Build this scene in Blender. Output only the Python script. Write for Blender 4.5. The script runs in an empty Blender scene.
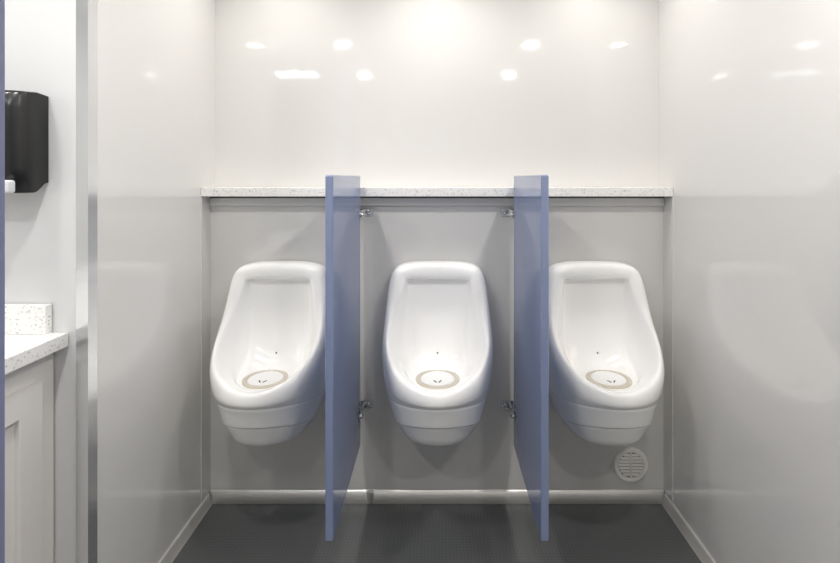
import bpy, bmesh, math
from mathutils import Vector
sc = bpy.context.scene
COL = sc.collection
PI = math.pi
D = 1.778        # front face of the panel that carries the urinals
UP = 1.82        # upper back wall
W = 0.867        # half width of the urinal bay
SINK = 1.157     # wall beside the washbasin, faces the camera
EYE = 1.235
CEIL = 2.08
RE = .975        # the right side wall ends here; the room is wider before it

# ------------------------------------------------------------------ materials
def mat(name, col, rough=0.5, metal=0.0, spec=0.5, coat=0.0):
    m = bpy.data.materials.new(name); m.use_nodes = True
    b = m.node_tree.nodes['Principled BSDF']
    b.inputs['Base Color'].default_value = (*col, 1)
    b.inputs['Roughness'].default_value = rough
    b.inputs['Metallic'].default_value = metal
    b.inputs['Specular IOR Level'].default_value = spec
    b.inputs['Coat Weight'].default_value = coat
    b.inputs['Coat Roughness'].default_value = 0.04
    return m, m.node_tree, b
def coords(nt, scale=1.0):
    g = nt.nodes.new('ShaderNodeNewGeometry')
    mp = nt.nodes.new('ShaderNodeMapping')
    nt.links.new(g.outputs['Position'], mp.inputs['Vector'])
    if not isinstance(scale, tuple): scale = (scale,)*3
    mp.inputs['Scale'].default_value = scale
    return mp.outputs['Vector']
def bump(nt, b, height, strength, dist):
    n = nt.nodes.new('ShaderNodeBump')
    n.inputs['Strength'].default_value = strength
    n.inputs['Distance'].default_value = dist
    nt.links.new(height, n.inputs['Height']); nt.links.new(n.outputs['Normal'], b.inputs['Normal'])
def noise(nt, scale, detail=2):
    n = nt.nodes.new('ShaderNodeTexNoise'); n.inputs['Scale'].default_value = 1.0
    n.inputs['Detail'].default_value = detail
    nt.links.new(coords(nt, scale), n.inputs['Vector'])
    return n
def ramp(nt, fac, stops):
    r = nt.nodes.new('ShaderNodeValToRGB'); cr = r.color_ramp
    while len(cr.elements) < len(stops): cr.elements.new(0.5)
    for e, (p, c) in zip(cr.elements, stops): e.position = p; e.color = (*c, 1)
    nt.links.new(fac, r.inputs['Fac']); return r.outputs['Color']

def glossy_panel(name, col, rough=0.12):
    m, nt, b = mat(name, col, rough)
    b.inputs['IOR'].default_value = 1.8
    bump(nt, b, noise(nt, 14, 1).outputs['Fac'], 0.02, 0.01)
    return m
M_WALL = glossy_panel('white_wall_panel', (.735, .726, .708), .045)
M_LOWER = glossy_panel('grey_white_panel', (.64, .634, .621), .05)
M_SINKWALL = glossy_panel('cool_white_panel', (.66, .665, .67), .09)
M_CEIL = mat('ceiling_paint', (.76, .75, .735), .6)[0]
M_BLUE, nt, b = mat('blue_polymer', (.21, .26, .42), .05)
b.inputs['IOR'].default_value = 1.85
M_CHROME = mat('chrome', (.70, .71, .73), .08, 1.0)[0]
M_ALU, nt, b = mat('brushed_aluminium', (.86, .85, .83),   .33, .9)
bump(nt, b, noise(nt, (3, 3, 300), 2).outputs['Fac'], 0.08, 0.004)
M_TRIM = mat('satin_white_trim', (.52, .51, .49), .25)[0]
M_CORNER, nt, b = mat('satin_corner_metal', (.78, .79, .80), .20, .85)
M_CERAMIC = mat('white_ceramic', (.94, .935, .92), .18, spec=.5, coat=.0)[0]
M_RING = mat('beige_drain_ring', (.60, .55, .46), .35)[0]
M_CAP = mat('white_drain_plastic', (.86, .855, .85), .3)[0]
M_DARK = mat('dark_slot', (.03, .035, .05), .5)[0]
M_SHELFSHADE = mat('dark_shelf_shade', (.10, .10, .10), .6)[0]  # dark colour for the painted shadow line beneath the shelf
M_DOT = mat('blue_grey_hole', (.10, .16, .22), .4)[0]
M_VENT = mat('white_vent_plastic', (.93, .915, .89), .35)[0]
M_VENTDARK = mat('vent_recess', (.05, .05, .05), .7)[0]
M_BLACK = mat('black_plastic', (.013, .013, .013), .28)[0]
M_GREYPL = mat('pale_grey_plastic', (.70, .71, .72), .35)[0]
M_PAINT = mat('cream_cabinet_paint', (.74, .72, .69), .35)[0]
M_STALL = mat('blue_stall_laminate', (.20, .215, .36), .4)[0]

# speckled quartz
M_QUARTZ, nt, b = mat('speckled_quartz', (.85, .84, .82), .18)
v = nt.nodes.new('ShaderNodeTexVoronoi'); v.inputs['Scale'].default_value = 1
nt.links.new(coords(nt, 260), v.inputs['Vector'])
n2 = nt.nodes.new('ShaderNodeSeparateColor'); nt.links.new(v.outputs['Color'], n2.inputs['Color'])
c1 = ramp(nt, n2.outputs[0], [(0, (.55, .53, .50)), (.07, (.68, .66, .63)), (.12, (.84, .835, .82)), (1, (.88, .875, .86))])
nt.links.new(c1, b.inputs['Base Color'])

# dark rubber floor with a fine diamond weave
M_FLOOR, nt, b = mat('dark_rubber_floor', (.055, .058, .058), .42)
vec = coords(nt, 1)
rot = nt.nodes.new('ShaderNodeMapping'); rot.inputs['Rotation'].default_value = (0, 0, PI/4)
nt.links.new(vec, rot.inputs['Vector'])
ck = nt.nodes.new('ShaderNodeTexChecker'); ck.inputs['Scale'].default_value = 120
nt.links.new(rot.outputs['Vector'], ck.inputs['Vector'])
nz = noise(nt, 260, 2)
mx = nt.nodes.new('ShaderNodeMix'); mx.data_type = 'FLOAT'; mx.inputs[0].default_value = .5
nt.links.new(ck.outputs['Fac'], mx.inputs[2]); nt.links.new(nz.outputs['Fac'], mx.inputs[3])
cf = ramp(nt, mx.outputs[0], [(.1, (.088, .093, .093)), (.9, (.122, .129, .128))])
nt.links.new(cf, b.inputs['Base Color'])
bump(nt, b, mx.outputs[0], 0.35, 0.002)

def emit(name, col, s):
    m = bpy.data.materials.new(name); m.use_nodes = True
    t = m.node_tree; t.nodes.clear()
    e = t.nodes.new('ShaderNodeEmission'); o = t.nodes.new('ShaderNodeOutputMaterial')
    e.inputs[0].default_value = (*col, 1); e.inputs[1].default_value = s
    t.links.new(e.outputs[0], o.inputs[0]); return m
M_LAMP = emit('downlight_lens', (1, .97, .93), 118)
M_LAMP_DIM = emit('dim_downlight_lens', (1, .97, .93), 28)
M_LAMP_MID = emit('medium_downlight_lens', (1, .97, .93), 50)
M_LAMP_DIM2 = emit('side_downlight_lens', (1, .97, .93), 70)
M_PANEL = emit('panel_light_lens', (.86, .93, 1), 9)

# ------------------------------------------------------------------ helpers
def link(name, bm, m, parent=None, smooth=True, ang=35, loc=None, wn=True):
    bmesh.ops.recalc_face_normals(bm, faces=bm.faces[:])
    me = bpy.data.meshes.new(name); bm.to_mesh(me); bm.free()
    me.materials.append(m)
    o = bpy.data.objects.new(name, me); COL.objects.link(o)
    if parent: o.parent = parent
    if loc: o.location = loc
    if smooth:
        for p in me.polygons: p.use_smooth = True
        me.set_sharp_from_angle(angle=math.radians(ang))
        if wn:
            k = o.modifiers.new('WeightedNormal', 'WEIGHTED_NORMAL'); k.keep_sharp = True
    return o
def box(bm, x0, x1, y0, y1, z0, z1, bev=0.0, seg=2):
    r = bmesh.ops.create_cube(bm, size=1)
    vs = r['verts']
    for v in vs:
        v.co = Vector(((x0+x1)/2 + v.co.x*(x1-x0), (y0+y1)/2 + v.co.y*(y1-y0), (z0+z1)/2 + v.co.z*(z1-z0)))
    if bev:
        es = list({e for v in vs for e in v.link_edges})
        bmesh.ops.bevel(bm, geom=es, offset=bev, segments=seg, affect='EDGES', profile=.5)
def boxes(*a):
    bm = bmesh.new()
    for q in a: box(bm, *q)
    return bm
def lathe(bm, prof, c, axis='z', n=48):
    """prof: list of (radius, height); revolved round the axis through c"""
    rings = []
    def pt(r, h, t):
        a, b_ = r*math.cos(t), r*math.sin(t)
        return Vector(c) + (Vector((a, b_, h)) if axis == 'z' else Vector((a, -h, b_)) if axis == 'y' else Vector((h, a, b_)))
    for r, h in prof:
        rings.append([bm.verts.new(pt(r, h, 2*PI*k/n)) for k in range(n)] if r > 1e-6 else [bm.verts.new(pt(0, h, 0))])
    for A, B in zip(rings, rings[1:]):
        for k in range(n):
            k2 = (k+1) % n
            if len(A) == 1 and len(B) == 1: continue
            if len(A) == 1: bm.faces.new((A[0], B[k], B[k2]))
            elif len(B) == 1: bm.faces.new((A[k], A[k2], B[0]))
            else: bm.faces.new((A[k], A[k2], B[k2], B[k]))
def struct(name, bm, m, smooth=False):
    o = link(name, bm, m, None, smooth); o['kind'] = 'structure'; return o
def tag(o, label, cat, group=None):
    o['label'] = label; o['category'] = cat
    if group: o['group'] = group
    return o
def thing(name, label, cat, loc=(0, 0, 0), group=None):
    o = bpy.data.objects.new(name, None); COL.objects.link(o); o.location = loc
    o.empty_display_size = .1
    return tag(o, label, cat, group)
def dup(root, loc, label):
    r = root.copy(); COL.objects.link(r); r.location = loc; r['label'] = label
    for ch in list(root.children):
        c = ch.copy(); COL.objects.link(c); c.parent = r
        for g in list(ch.children):
            d = g.copy(); COL.objects.link(d); d.parent = c
    return r

# ------------------------------------------------------------------ the room
XL, YB, XR = -1.75, -1.25, 1.75
struct('floor', boxes((XL-.1, XR+.1, YB-.1, UP+.1, -.1, 0)), M_FLOOR)
struct('ceiling', boxes((XL-.1, XR+.1, YB-.1, UP+.1, CEIL, CEIL+.08)), M_CEIL)
struct('wall_back', boxes((-W, W, UP, UP+.1, 0, CEIL)), M_WALL)
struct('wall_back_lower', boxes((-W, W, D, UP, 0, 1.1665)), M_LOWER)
struct('wall_right', boxes((W, W+.1, RE, UP+.1, 0, CEIL), (W+.1, XR, RE, RE+.1, 0, CEIL)), M_WALL)
struct('wall_far_right', boxes((XR, XR+.1, YB, RE+.1, 0, CEIL)), M_WALL)
struct('wall_left', boxes((-W-.09, -W, SINK+.028, UP+.1, 0, CEIL)), M_WALL)
struct('wall_basin', boxes((XL, -W, SINK, SINK+.028, 0, CEIL)), M_SINKWALL)
struct('wall_far_left', boxes((XL-.1, XL, YB, SINK+.1, 0, CEIL)), M_WALL)
struct('wall_front', boxes((XL, XR, YB-.1, YB, 0, CEIL)), M_WALL)
# back skirting of aluminium, with a small joint piece near each partition
bm = bmesh.new()
pr = [(.0005, .0465), (.002, .0463), (.0040, .0447), (.0066, .0405), (.0092, .034), (.0114, .026), (.0130, .017), (.0139, .008), (.014, .001), (.0005, .001)]
A = [bm.verts.new((-W+.004, D-a, z)) for a, z in pr]; B = [bm.verts.new((W-.004, D-a, z)) for a, z in pr]
for k in range(len(pr)): bm.faces.new((A[k], A[(k+1) % len(pr)], B[(k+1) % len(pr)], B[k]))
bm.faces.new(A); bm.faces.new(B[::-1])
o = struct('baseboard_back', bm, M_ALU, True)
bm = bmesh.new(); box(bm, -.266, -.240, D-.0148, D-.0005, .001, .0472, .004); struct('trim_1', bm, M_ALU, True)
for nm, s in (('baseboard_left', -1), ('baseboard_right', 1)):
    bm = bmesh.new()
    y0 = SINK+.031 if s < 0 else RE+.001
    pr = [(0, .001), (.017, .001), (.012, .010), (.009, .034), (.006, .040), (0, .042)]
    A = [bm.verts.new((s*(W-.0005-a), y0, z)) for a, z in pr]; B = [bm.verts.new((s*(W-.0005-a), D-.0145, z)) for a, z in pr]
    for k in range(len(pr)-1): bm.faces.new((A[k], A[k+1], B[k+1], B[k]))
    bm.faces.new(A); bm.faces.new(B[::-1])
    struct(nm, bm, M_TRIM, True)
# narrow trim strips on the side walls, flush with the shelf front
for k, s in ((2, -1), (3, 1)):
    x = s*W
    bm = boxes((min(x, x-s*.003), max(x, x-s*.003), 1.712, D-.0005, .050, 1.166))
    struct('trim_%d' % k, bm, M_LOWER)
# metal corner guard on the outside corner of the left wall
bm = boxes((-W-.028, -W+.002, SINK-.002, SINK-.0002, .0, CEIL-.001), (-W+.0002, -W+.002, SINK-.0002, SINK+.030, .0, CEIL-.001))
struct('trim_4', bm, M_CORNER)

# ------------------------------------------------------------------ quartz shelf
bm = bmesh.new(); box(bm, -W+.001, W-.001, 1.708, UP-.0005, 1.167, 1.2, .002)
tag(link('quartz_shelf', bm, M_QUARTZ), 'long white speckled stone shelf running wall to wall above the urinals', 'shelf')

bm = bmesh.new(); box(bm, -W+.004, W-.004, D-.012, D-.0005, 1.129, 1.159, .002)
struct('trim_5', bm, M_LOWER, True)
bm = boxes((-W+.004, W-.004, D-.006, D-.0005, 1.1592, 1.1668)); struct('trim_6', bm, M_SHELFSHADE)  # thin dark strip standing in for the shadow right under the shelf
# ------------------------------------------------------------------ urinals
# loops of control points, half of each (mirrored): x, distance from wall, height
O  = [(0,.077,.918),(.118,.077,.915),(.157,.079,.895),(.171,.086,.85),(.177,.102,.79),(.183,.138,.718),(.185,.192,.663),(.164,.263,.620),(.117,.321,.578),(0,.376,.552)]
Mm = [(0,.086,.905),(.112,.086,.903),(.147,.088,.886),(.161,.095,.845),(.168,.110,.787),(.177,.146,.722),(.178,.196,.674),(.157,.261,.632),(.111,.314,.590),(0,.370,.563)]
I  = [(0,.086,.869),(.110,.086,.869),(.119,.087,.867),(.123,.090,.855),(.143,.111,.782),(.160,.145,.721),(.168,.194,.672),(.148,.255,.629),(.103,.304,.588),(0,.360,.563)]
I2 = [(0,.079,.867),(.107,.079,.867),(.115,.080,.864),(.118,.083,.852),(.134,.100,.776),(.149,.134,.705),(.156,.183,.653),(.136,.244,.613),(.094,.291,.580),(0,.343,.560)]
J1 = [(0,.060,.860),(.098,.060,.860),(.106,.060,.857),(.108,.060,.845),(.110,.064,.75),(.122,.095,.66),(.130,.148,.607),(.112,.222,.585),(.074,.272,.569),(0,.316,.559)]
J2 = [(0,.062,.74),(.050,.062,.74),(.078,.064,.72),(.088,.068,.69),(.095,.080,.64),(.106,.110,.595),(.112,.160,.572),(.099,.222,.564),(.066,.269,.558),(0,.300,.555)]
J3 = [(0,.085,.63),(.040,.086,.63),(.066,.090,.62),(.080,.098,.605),(.089,.112,.585),(.100,.135,.569),(.102,.175,.560),(.091,.232,.5565),(.060,.274,.556),(0,.296,.556)]
F1 = [(0,.068,.925),(.120,.068,.922),(.164,.070,.902),(.179,.077,.853),(.185,.092,.79),(.194,.122,.713),(.196,.178,.640),(.171,.260,.595),(.120,.325,.556),(0,.379,.538)]
F2 = [(0,.006,.925),(.118,.006,.922),(.167,.006,.90),(.182,.006,.85),(.188,.006,.77),(.197,.035,.65),(.198,.12,.552),(.173,.238,.548),(.119,.327,.538),(0,.375,.533)]
G1 = [(0,.001,.90),(.100,.001,.90),(.15,.001,.87),(.167,.001,.80),(.177,.001,.66),(.183,.03,.472),(.182,.13,.478),(.163,.232,.502),(.108,.32,.521),(0,.365,.528)]
G2 = [(0,.001,.85),(.090,.001,.85),(.13,.001,.80),(.146,.001,.70),(.153,.001,.55),(.157,.03,.397),(.156,.14,.402),(.143,.226,.418),(.095,.302,.446),(0,.340,.457)]
B1 = [(0,.001,.75),(.060,.001,.75),(.09,.001,.70),(.100,.001,.60),(.114,.001,.46),(.124,.03,.358),(.124,.12,.358),(.115,.200,.362),(.079,.270,.375),(0,.299,.381)]
B2 = [(0,.001,.65),(.040,.001,.65),(.06,.001,.60),(.080,.001,.52),(.090,.001,.43),(.108,.03,.346),(.108,.11,.346),(.098,.185,.348),(.067,.245,.355),(0,.270,.359)]
DRC = (0, .207, .557)
J4 = [(.082*math.sin(k*PI/9), DRC[1]-.082*math.cos(k*PI/9), .5565) for k in range(10)]
def mixl(a, b_, t): return [tuple(p+(q-p)*t for p, q in zip(u, v_)) for u, v_ in zip(a, b_)]
def inset(l, d, dz):
    out = []
    for k, (x, p, z) in enumerate(l):
        f = 1 if k >= 5 else 0
        h = math.hypot(x, p) or 1
        out.append((x-f*d*x/h, max(.001, p-f*d*p/h), z+f*dz))
    return out
G1b = inset(G1, .004, -.004); G1c = inset(G1, .003, -.009)
G2b = inset(G2, .010, -.003); G2c = inset(G2, .0105, -.010)
loops = [B2, B1, mixl(B1, G2c, .5), mixl(B1, G2c, .9), G2c, G2b, G2, mixl(G2, G1c, .12), mixl(G2, G1c, .5), mixl(G2, G1c, .9), G1c, G1b, G1,
         mixl(G1, F2, .15), mixl(G1, F2, .6), F2, F1, O, Mm, I, I2, mixl(I2, J1, .6), J1, J2, J3, J4]
Z0 = .345
def build_urinal_body(parent):
    bm = bmesh.new(); rings = []
    for l in loops:
        full = [(x, p, z) for x, p, z in l] + [(-x, p, z) for x, p, z in l[-2:0:-1]]
        rings.append([bm.verts.new((x, -p, z-Z0)) for x, p, z in full])
    n = len(rings[0])
    for A, B in zip(rings, rings[1:]):
        for k in range(n):
            bm.faces.new((A[k], A[(k+1) % n], B[(k+1) % n], B[k]))
    for R, c in ((rings[0], (0, -.11, .347-Z0)), (rings[-1], (0, -DRC[1], .556-Z0))):
        v = bm.verts.new(c)
        for k in range(n): bm.faces.new((R[k], R[(k+1) % n], v))
    o = link('bowl', bm, M_CERAMIC, parent, wn=False)
    for e in o.data.edges: e.use_edge_sharp = False
    s = o.modifiers.new('Subdivision', 'SUBSURF'); s.levels = 3; s.render_levels = 3
    return o
def make_urinal(label, loc):
    r = thing('urinal', label, 'urinal', loc, 'row of wall urinals')
    build_urinal_body(r)
    c = (0, -DRC[1], DRC[2]-Z0)
    bm = bmesh.new(); lathe(bm, [(.074, -.003), (.074, .003), (.071, .005), (.061, .005), (.058, .002), (.058, -.003)], c)
    link('drain_ring', bm, M_RING, r)
    bm = bmesh.new(); lathe(bm, [(.057, -.003), (.057, .002), (.055, .004), (.03, .0055), (0, .006)], c)
    cap = link('drain_cap', bm, M_CAP, r)
    for s in (-1, 1):
        bm = bmesh.new(); box(bm, -.0022, .0022, -.0085, .0085, 0, .0018, .0008)
        bmesh.ops.rotate(bm, verts=bm.verts[:], cent=(0, 0, 0), matrix=__import__('mathutils').Matrix.Rotation(s*-.55, 3, 'Z'))
        bmesh.ops.translate(bm, verts=bm.verts[:], vec=(c[0]+s*.0085, c[1]-.030, c[2]+.0045))
        link('drain_slot', bm, M_DARK, cap)
    bm = bmesh.new(); lathe(bm, [(0, -.012), (.0032, -.012), (.0032, .004), (.0024, .0055), (0, .0058)], (0, -.0985, .606-Z0), axis='y', n=20)
    link('flush_hole', bm, M_DOT, r)
    return r
S = .578
u = make_urinal('white ceramic urinal in the middle bay between the two blue partitions', (0.002, D-.0003, Z0))
dup(u, (-S, D-.0003, Z0), 'white ceramic urinal in the bay nearest the counter, no vent beneath it')
dup(u, (S, D-.0003, Z0), 'white ceramic urinal hanging above the small round wall vent')

# ------------------------------------------------------------------ partitions
def make_partition(label, s):
    """s=-1 left, 1 right. Origin at the middle of the panel's bottom edge"""
    x = s*.291; y0, y1 = 1.255, 1.708; zb, zt = .2545, 1.2435
    r = thing('urinal_partition', label, 'partition', (x, (y0+y1)/2, zb), 'blue urinal partitions')
    bm = bmesh.new(); box(bm, -.0108, .0108, y0-r.location.y, y1-r.location.y, 0, zt-zb, .0045, 3)
    link('panel', bm, M_BLUE, r)
    for z in (1.103, .372):
        zz = z-zb; yw = D-r.location.y
        bm = bmesh.new()
        for q in (-1, 1):
            a, b_ = sorted((q*.0110, q*.0140))
            box(bm, a, b_, yw-.108, yw-.0005, zz-.014, zz+.014, .001, 1)
            a, b_ = sorted((q*.0115, q*.046))
            box(bm, a, b_, yw-.0035, yw-.0005, zz-.014, zz+.014, .001, 1)
        box(bm, -.012, .012, yw-.0035, yw-.0005, zz-.014, zz+.014)
        br = link('bracket', bm, M_CHROME, r)
        for q in (-1, 1):
            bm = bmesh.new(); lathe(bm, [(0, -.002), (.0075, -.002), (.0078, .001), (.006, .005), (.003, .0068), (0, .007)], (q*.032, yw-.0035, zz), axis='y', n=24)
            link('screw', bm, M_CHROME, br)
            bm = bmesh.new(); lathe(bm, [(0, -q*.002), (.0095, -q*.002), (.0102, q*.002), (.0085, q*.007), (.0045, q*.0105), (0, q*.011)], (q*.0140, yw-.082, zz-.002), axis='x', n=24)
            link('bolt', bm, M_CHROME, br)
    return r
make_partition('upright blue partition panel between the middle urinal and the urinal nearest the counter', -1)
make_partition('upright blue partition panel between the middle urinal and the urinal above the vent', 1)

# ------------------------------------------------------------------ round vent
VX, VZ = .737, .144
r = thing('round_vent', 'small round white louvred vent low on the wall beneath a urinal', 'vent', (VX, D-.0003, VZ))
R = .065
bm = bmesh.new(); lathe(bm, [(R, 0), (R, .006), (R-.003, .010), (R-.010, .0115), (R-.0165, .0105), (R-.018, .004), (R-.018, 0)], (0, 0, 0), axis='y', n=64)
link('vent_rim', bm, M_VENT, r)
bm = bmesh.new(); lathe(bm, [(0, .0005), (R-.017, .0005), (R-.017, .0025), (0, .0025)], (0, 0, 0), axis='y', n=48)
link('vent_backing', bm, M_VENTDARK, r)
bm = bmesh.new(); Ri = R-.0175
for k in range(7):
    z = (k-3)*.0122; h = math.sqrt(Ri**2-z*z)-.001
    t = .0039
    for x0, x1 in ((-h, -.003), (.003, h)):
        # a tilted blade
        vs = [bm.verts.new(p) for p in ((x0, -.003, z+t), (x1, -.003, z+t), (x1, -.0105, z-t*.6), (x0, -.0105, z-t*.6),
                                       (x0, -.0045, z+t+.0012), (x1, -.0045, z+t+.0012), (x1, -.0118, z-t*.2), (x0, -.0118, z-t*.2))]
        for f in ((0, 1, 2, 3), (7, 6, 5, 4), (0, 4, 5, 1), (1, 5, 6, 2), (2, 6, 7, 3), (3, 7, 4, 0)): bm.faces.new([vs[q] for q in f])
link('louvres', bm, M_VENT, r, smooth=False)
bm = boxes((-.0026, .0026, -.0118, -.0026, -Ri+.0005, Ri-.0005)); link('centre_bar', bm, M_VENT, r, smooth=False)

# ------------------------------------------------------------------ washbasin counter and cabinet
CX = -.912; CT = .853; CY0 = .30
r = thing('vanity_counter', 'white speckled stone counter with upstand at the left edge of the picture', 'counter', (-1.25, SINK-.4, CT-.035))
lx, ly, lz = r.location
bm = bmesh.new(); box(bm, -1.62-lx, CX-lx, CY0-ly, SINK-.003-ly, 0, .035, .003)
link('worktop', bm, M_QUARTZ, r)
bm = bmesh.new(); box(bm, -1.62-lx, -.953-lx, SINK-.023-ly, SINK-.003-ly, .0352, .106, .002)
link('upstand', bm, M_QUARTZ, r)
r = thing('vanity_cabinet', 'cream painted cabinet with framed door under the speckled counter', 'cabinet', (-1.25, SINK-.4, 0))
ly = r.location.y; lx = r.location.x
bm = bmesh.new(); box(bm, -1.615-lx, -.949-lx, CY0+.01-ly, SINK-.003-ly, 0.001, CT-.0355, .001, 1)
link('body', bm, M_PAINT, r)
def shaker(y0, y1, z0, z1):
    x0, x1 = -.9488-lx, -.930-lx; f = .062
    y0 -= ly; y1 -= ly
    bm = bmesh.new(); box(bm, x0, x1, y0, y1, z0, z1)
    bm.normal_update()
    fr = max(bm.faces, key=lambda q: q.normal.x)
    bmesh.ops.inset_region(bm, faces=[fr], thickness=f, use_even_offset=True)
    ins = bmesh.ops.extrude_face_region(bm, geom=[fr])
    vs_ = [e for e in ins['geom'] if isinstance(e, bmesh.types.BMVert)]
    bmesh.ops.delete(bm, geom=[fr], context='FACES_ONLY')
    bmesh.ops.translate(bm, verts=vs_, vec=(-.011, 0, 0))
    es = [e for e in bm.edges if all(abs(v.co.x-x1) < 1e-5 for v in e.verts) and len(e.link_faces) == 2 and e.calc_face_angle(0) > .5]
    bmesh.ops.bevel(bm, geom=es, offset=.002, segments=2, affect='EDGES', profile=.5)
    link('door', bm, M_PAINT, r, smooth=False)
shaker(.725, 1.100, .10, .757)
shaker(.335, .715, .10, .757)

# ------------------------------------------------------------------ black dispenser
DX = -.968; zb, zt = 1.208, 1.447
r = thing('towel_dispenser', 'black wall dispenser with pale outlet hanging above the speckled counter', 'dispenser', (-1.096, SINK-.0005, zb))
bm = bmesh.new()
w = .132; H = zt-zb
# side profile (distance from wall, height): rounded top, skirt that sweeps up to the wall
def outline(cut):
    return [(0, .016), (.018, .013), (.034, .004), (.05, -.004), (.064, -.008), (.078, -.008), (.0805, .0), (.0805, .020), (.092, .026)] + \
           [(.096, .05), (.099, .12), (.097, .19), (.093, .221), (.085, .230), (.055, H-.006), (0, H-.010)]
# plan: front narrows a little, rounded vertical corners
prof = outline(0); nz_ = len(prof)
cols = [(-w, 1.0), (-w, .0)]
def section(x, k):   # k scales depth at the rounded ends
    return [(x, -d*k, z) for d, z in prof]
xs = [(-w, .62), (-w+.004, .78), (-w+.013, .90), (-w+.030, .97), (-w+.055, 1), (w-.055, 1), (w-.030, .97), (w-.013, .90), (w-.004, .78), (w, .62)]
rows = [[bm.verts.new(p) for p in section(x, k)] for x, k in xs]
for A, B in zip(rows, rows[1:]):
    for k in range(nz_):
        bm.faces.new((A[k], A[(k+1) % nz_], B[(k+1) % nz_], B[k]))
bm.faces.new(rows[0]); bm.faces.new(rows[-1][::-1])
link('cover', bm, M_BLACK, r, ang=50, wn=False)
bm = bmesh.new(); box(bm, -.120, w-.006, -.106, -.0812, -.008, .0225, .006, 3)
link('outlet', bm, M_GREYPL, r)

# ------------------------------------------------------------------ stall panel close to the camera
r = thing('stall_partition', 'tall dark blue stall panel at the left edge of the picture, in front of the counter', 'partition', (-.5890, .41, 0))
bm = bmesh.new(); box(bm, -.0125, .0125, -.21, .2135, .0, 1.92, .003, 2); link('panel', bm, M_STALL, r)
bm = bmesh.new(); box(bm, -.018, .018, -.215, .2140, .0, .09, .002, 1); link('shoe', bm, M_CHROME, r)

# ------------------------------------------------------------------ lamps of the room
def downlight(x, y, label, m=None):
    r = thing('downlight', label, 'ceiling light', (x, y, CEIL), 'recessed ceiling downlights')
    bm = bmesh.new(); lathe(bm, [(.062, -.0005), (.062, -.008), (.059, -.010), (.050, -.010), (.048, -.008), (.048, -.0005)], (0, 0, 0), n=40)
    link('trim_ring', bm, M_CEIL, r)
    bm = bmesh.new(); lathe(bm, [(.047, -.0005), (.047, -.004), (0, -.004)], (0, 0, 0), n=40)
    link('lens', bm, m or M_LAMP, r)
for x, y, t in ((-.59, 1.56, 'over the urinal nearest the counter'), (0, 1.50, 'over the middle urinal'), (.59, 1.56, 'over the urinal above the vent'),
                (-1.14, .71, 'over the speckled counter'), (-.59, .71, 'over the floor beside the counter'), (.59, .71, 'over the floor beside the plain side wall'), (1.14, .71, 'past the end of the plain side wall'),
                (-.59, -.16, 'behind the viewpoint, on the counter side'), (.59, -.16, 'behind the viewpoint, on the side of the plain wall')):
    downlight(x, y, 'round recessed ceiling light ' + t, (M_LAMP_DIM if x else M_LAMP_MID) if y > 1 else (M_LAMP_DIM2 if abs(x) > 1 else M_LAMP))
r = thing('panel_light', 'flat rectangular ceiling light panel over the counter', 'ceiling light', (-1.12, -.10, CEIL))
bm = boxes((-.17, .17, -.09, .09, -.012, -.0005)); link('frame', bm, M_CEIL, r, smooth=False)
bm = boxes((-.155, .155, -.072, .072, -.014, -.0125)); link('diffuser', bm, M_PANEL, r, smooth=False)

# ------------------------------------------------------------------ world, camera, view
w_ = bpy.data.worlds.new('World'); sc.world = w_; w_.use_nodes = True
w_.node_tree.nodes['Background'].inputs[0].default_value = (.9, .93, 1, 1)
w_.node_tree.nodes['Background'].inputs[1].default_value = .05
cd = bpy.data.cameras.new('Camera'); cam = bpy.data.objects.new('Camera', cd); COL.objects.link(cam)
cam.location = (0, 0, EYE); cam.rotation_euler = (PI/2, 0, 0)
cd.sensor_fit = 'HORIZONTAL'; cd.sensor_width = 36; cd.lens = 36*466/840
cd.shift_x = -17/840; cd.shift_y = -(281.5-178)/840
cd.clip_start = .02
sc.camera = cam
vs = sc.view_settings
sc.display_settings.display_device = 'sRGB'
vs.view_transform = 'Standard'; vs.look = 'None'; vs.gamma = 1; vs.use_curve_mapping = False
vs.exposure = 1.58
sc.cycles.max_bounces = 14; sc.cycles.diffuse_bounces = 10; sc.cycles.glossy_bounces = 6
sc.cycles.use_denoising = True
sc.cycles.caustics_reflective = False; sc.cycles.caustics_refractive = False
sc.cycles.sample_clamp_indirect = 8
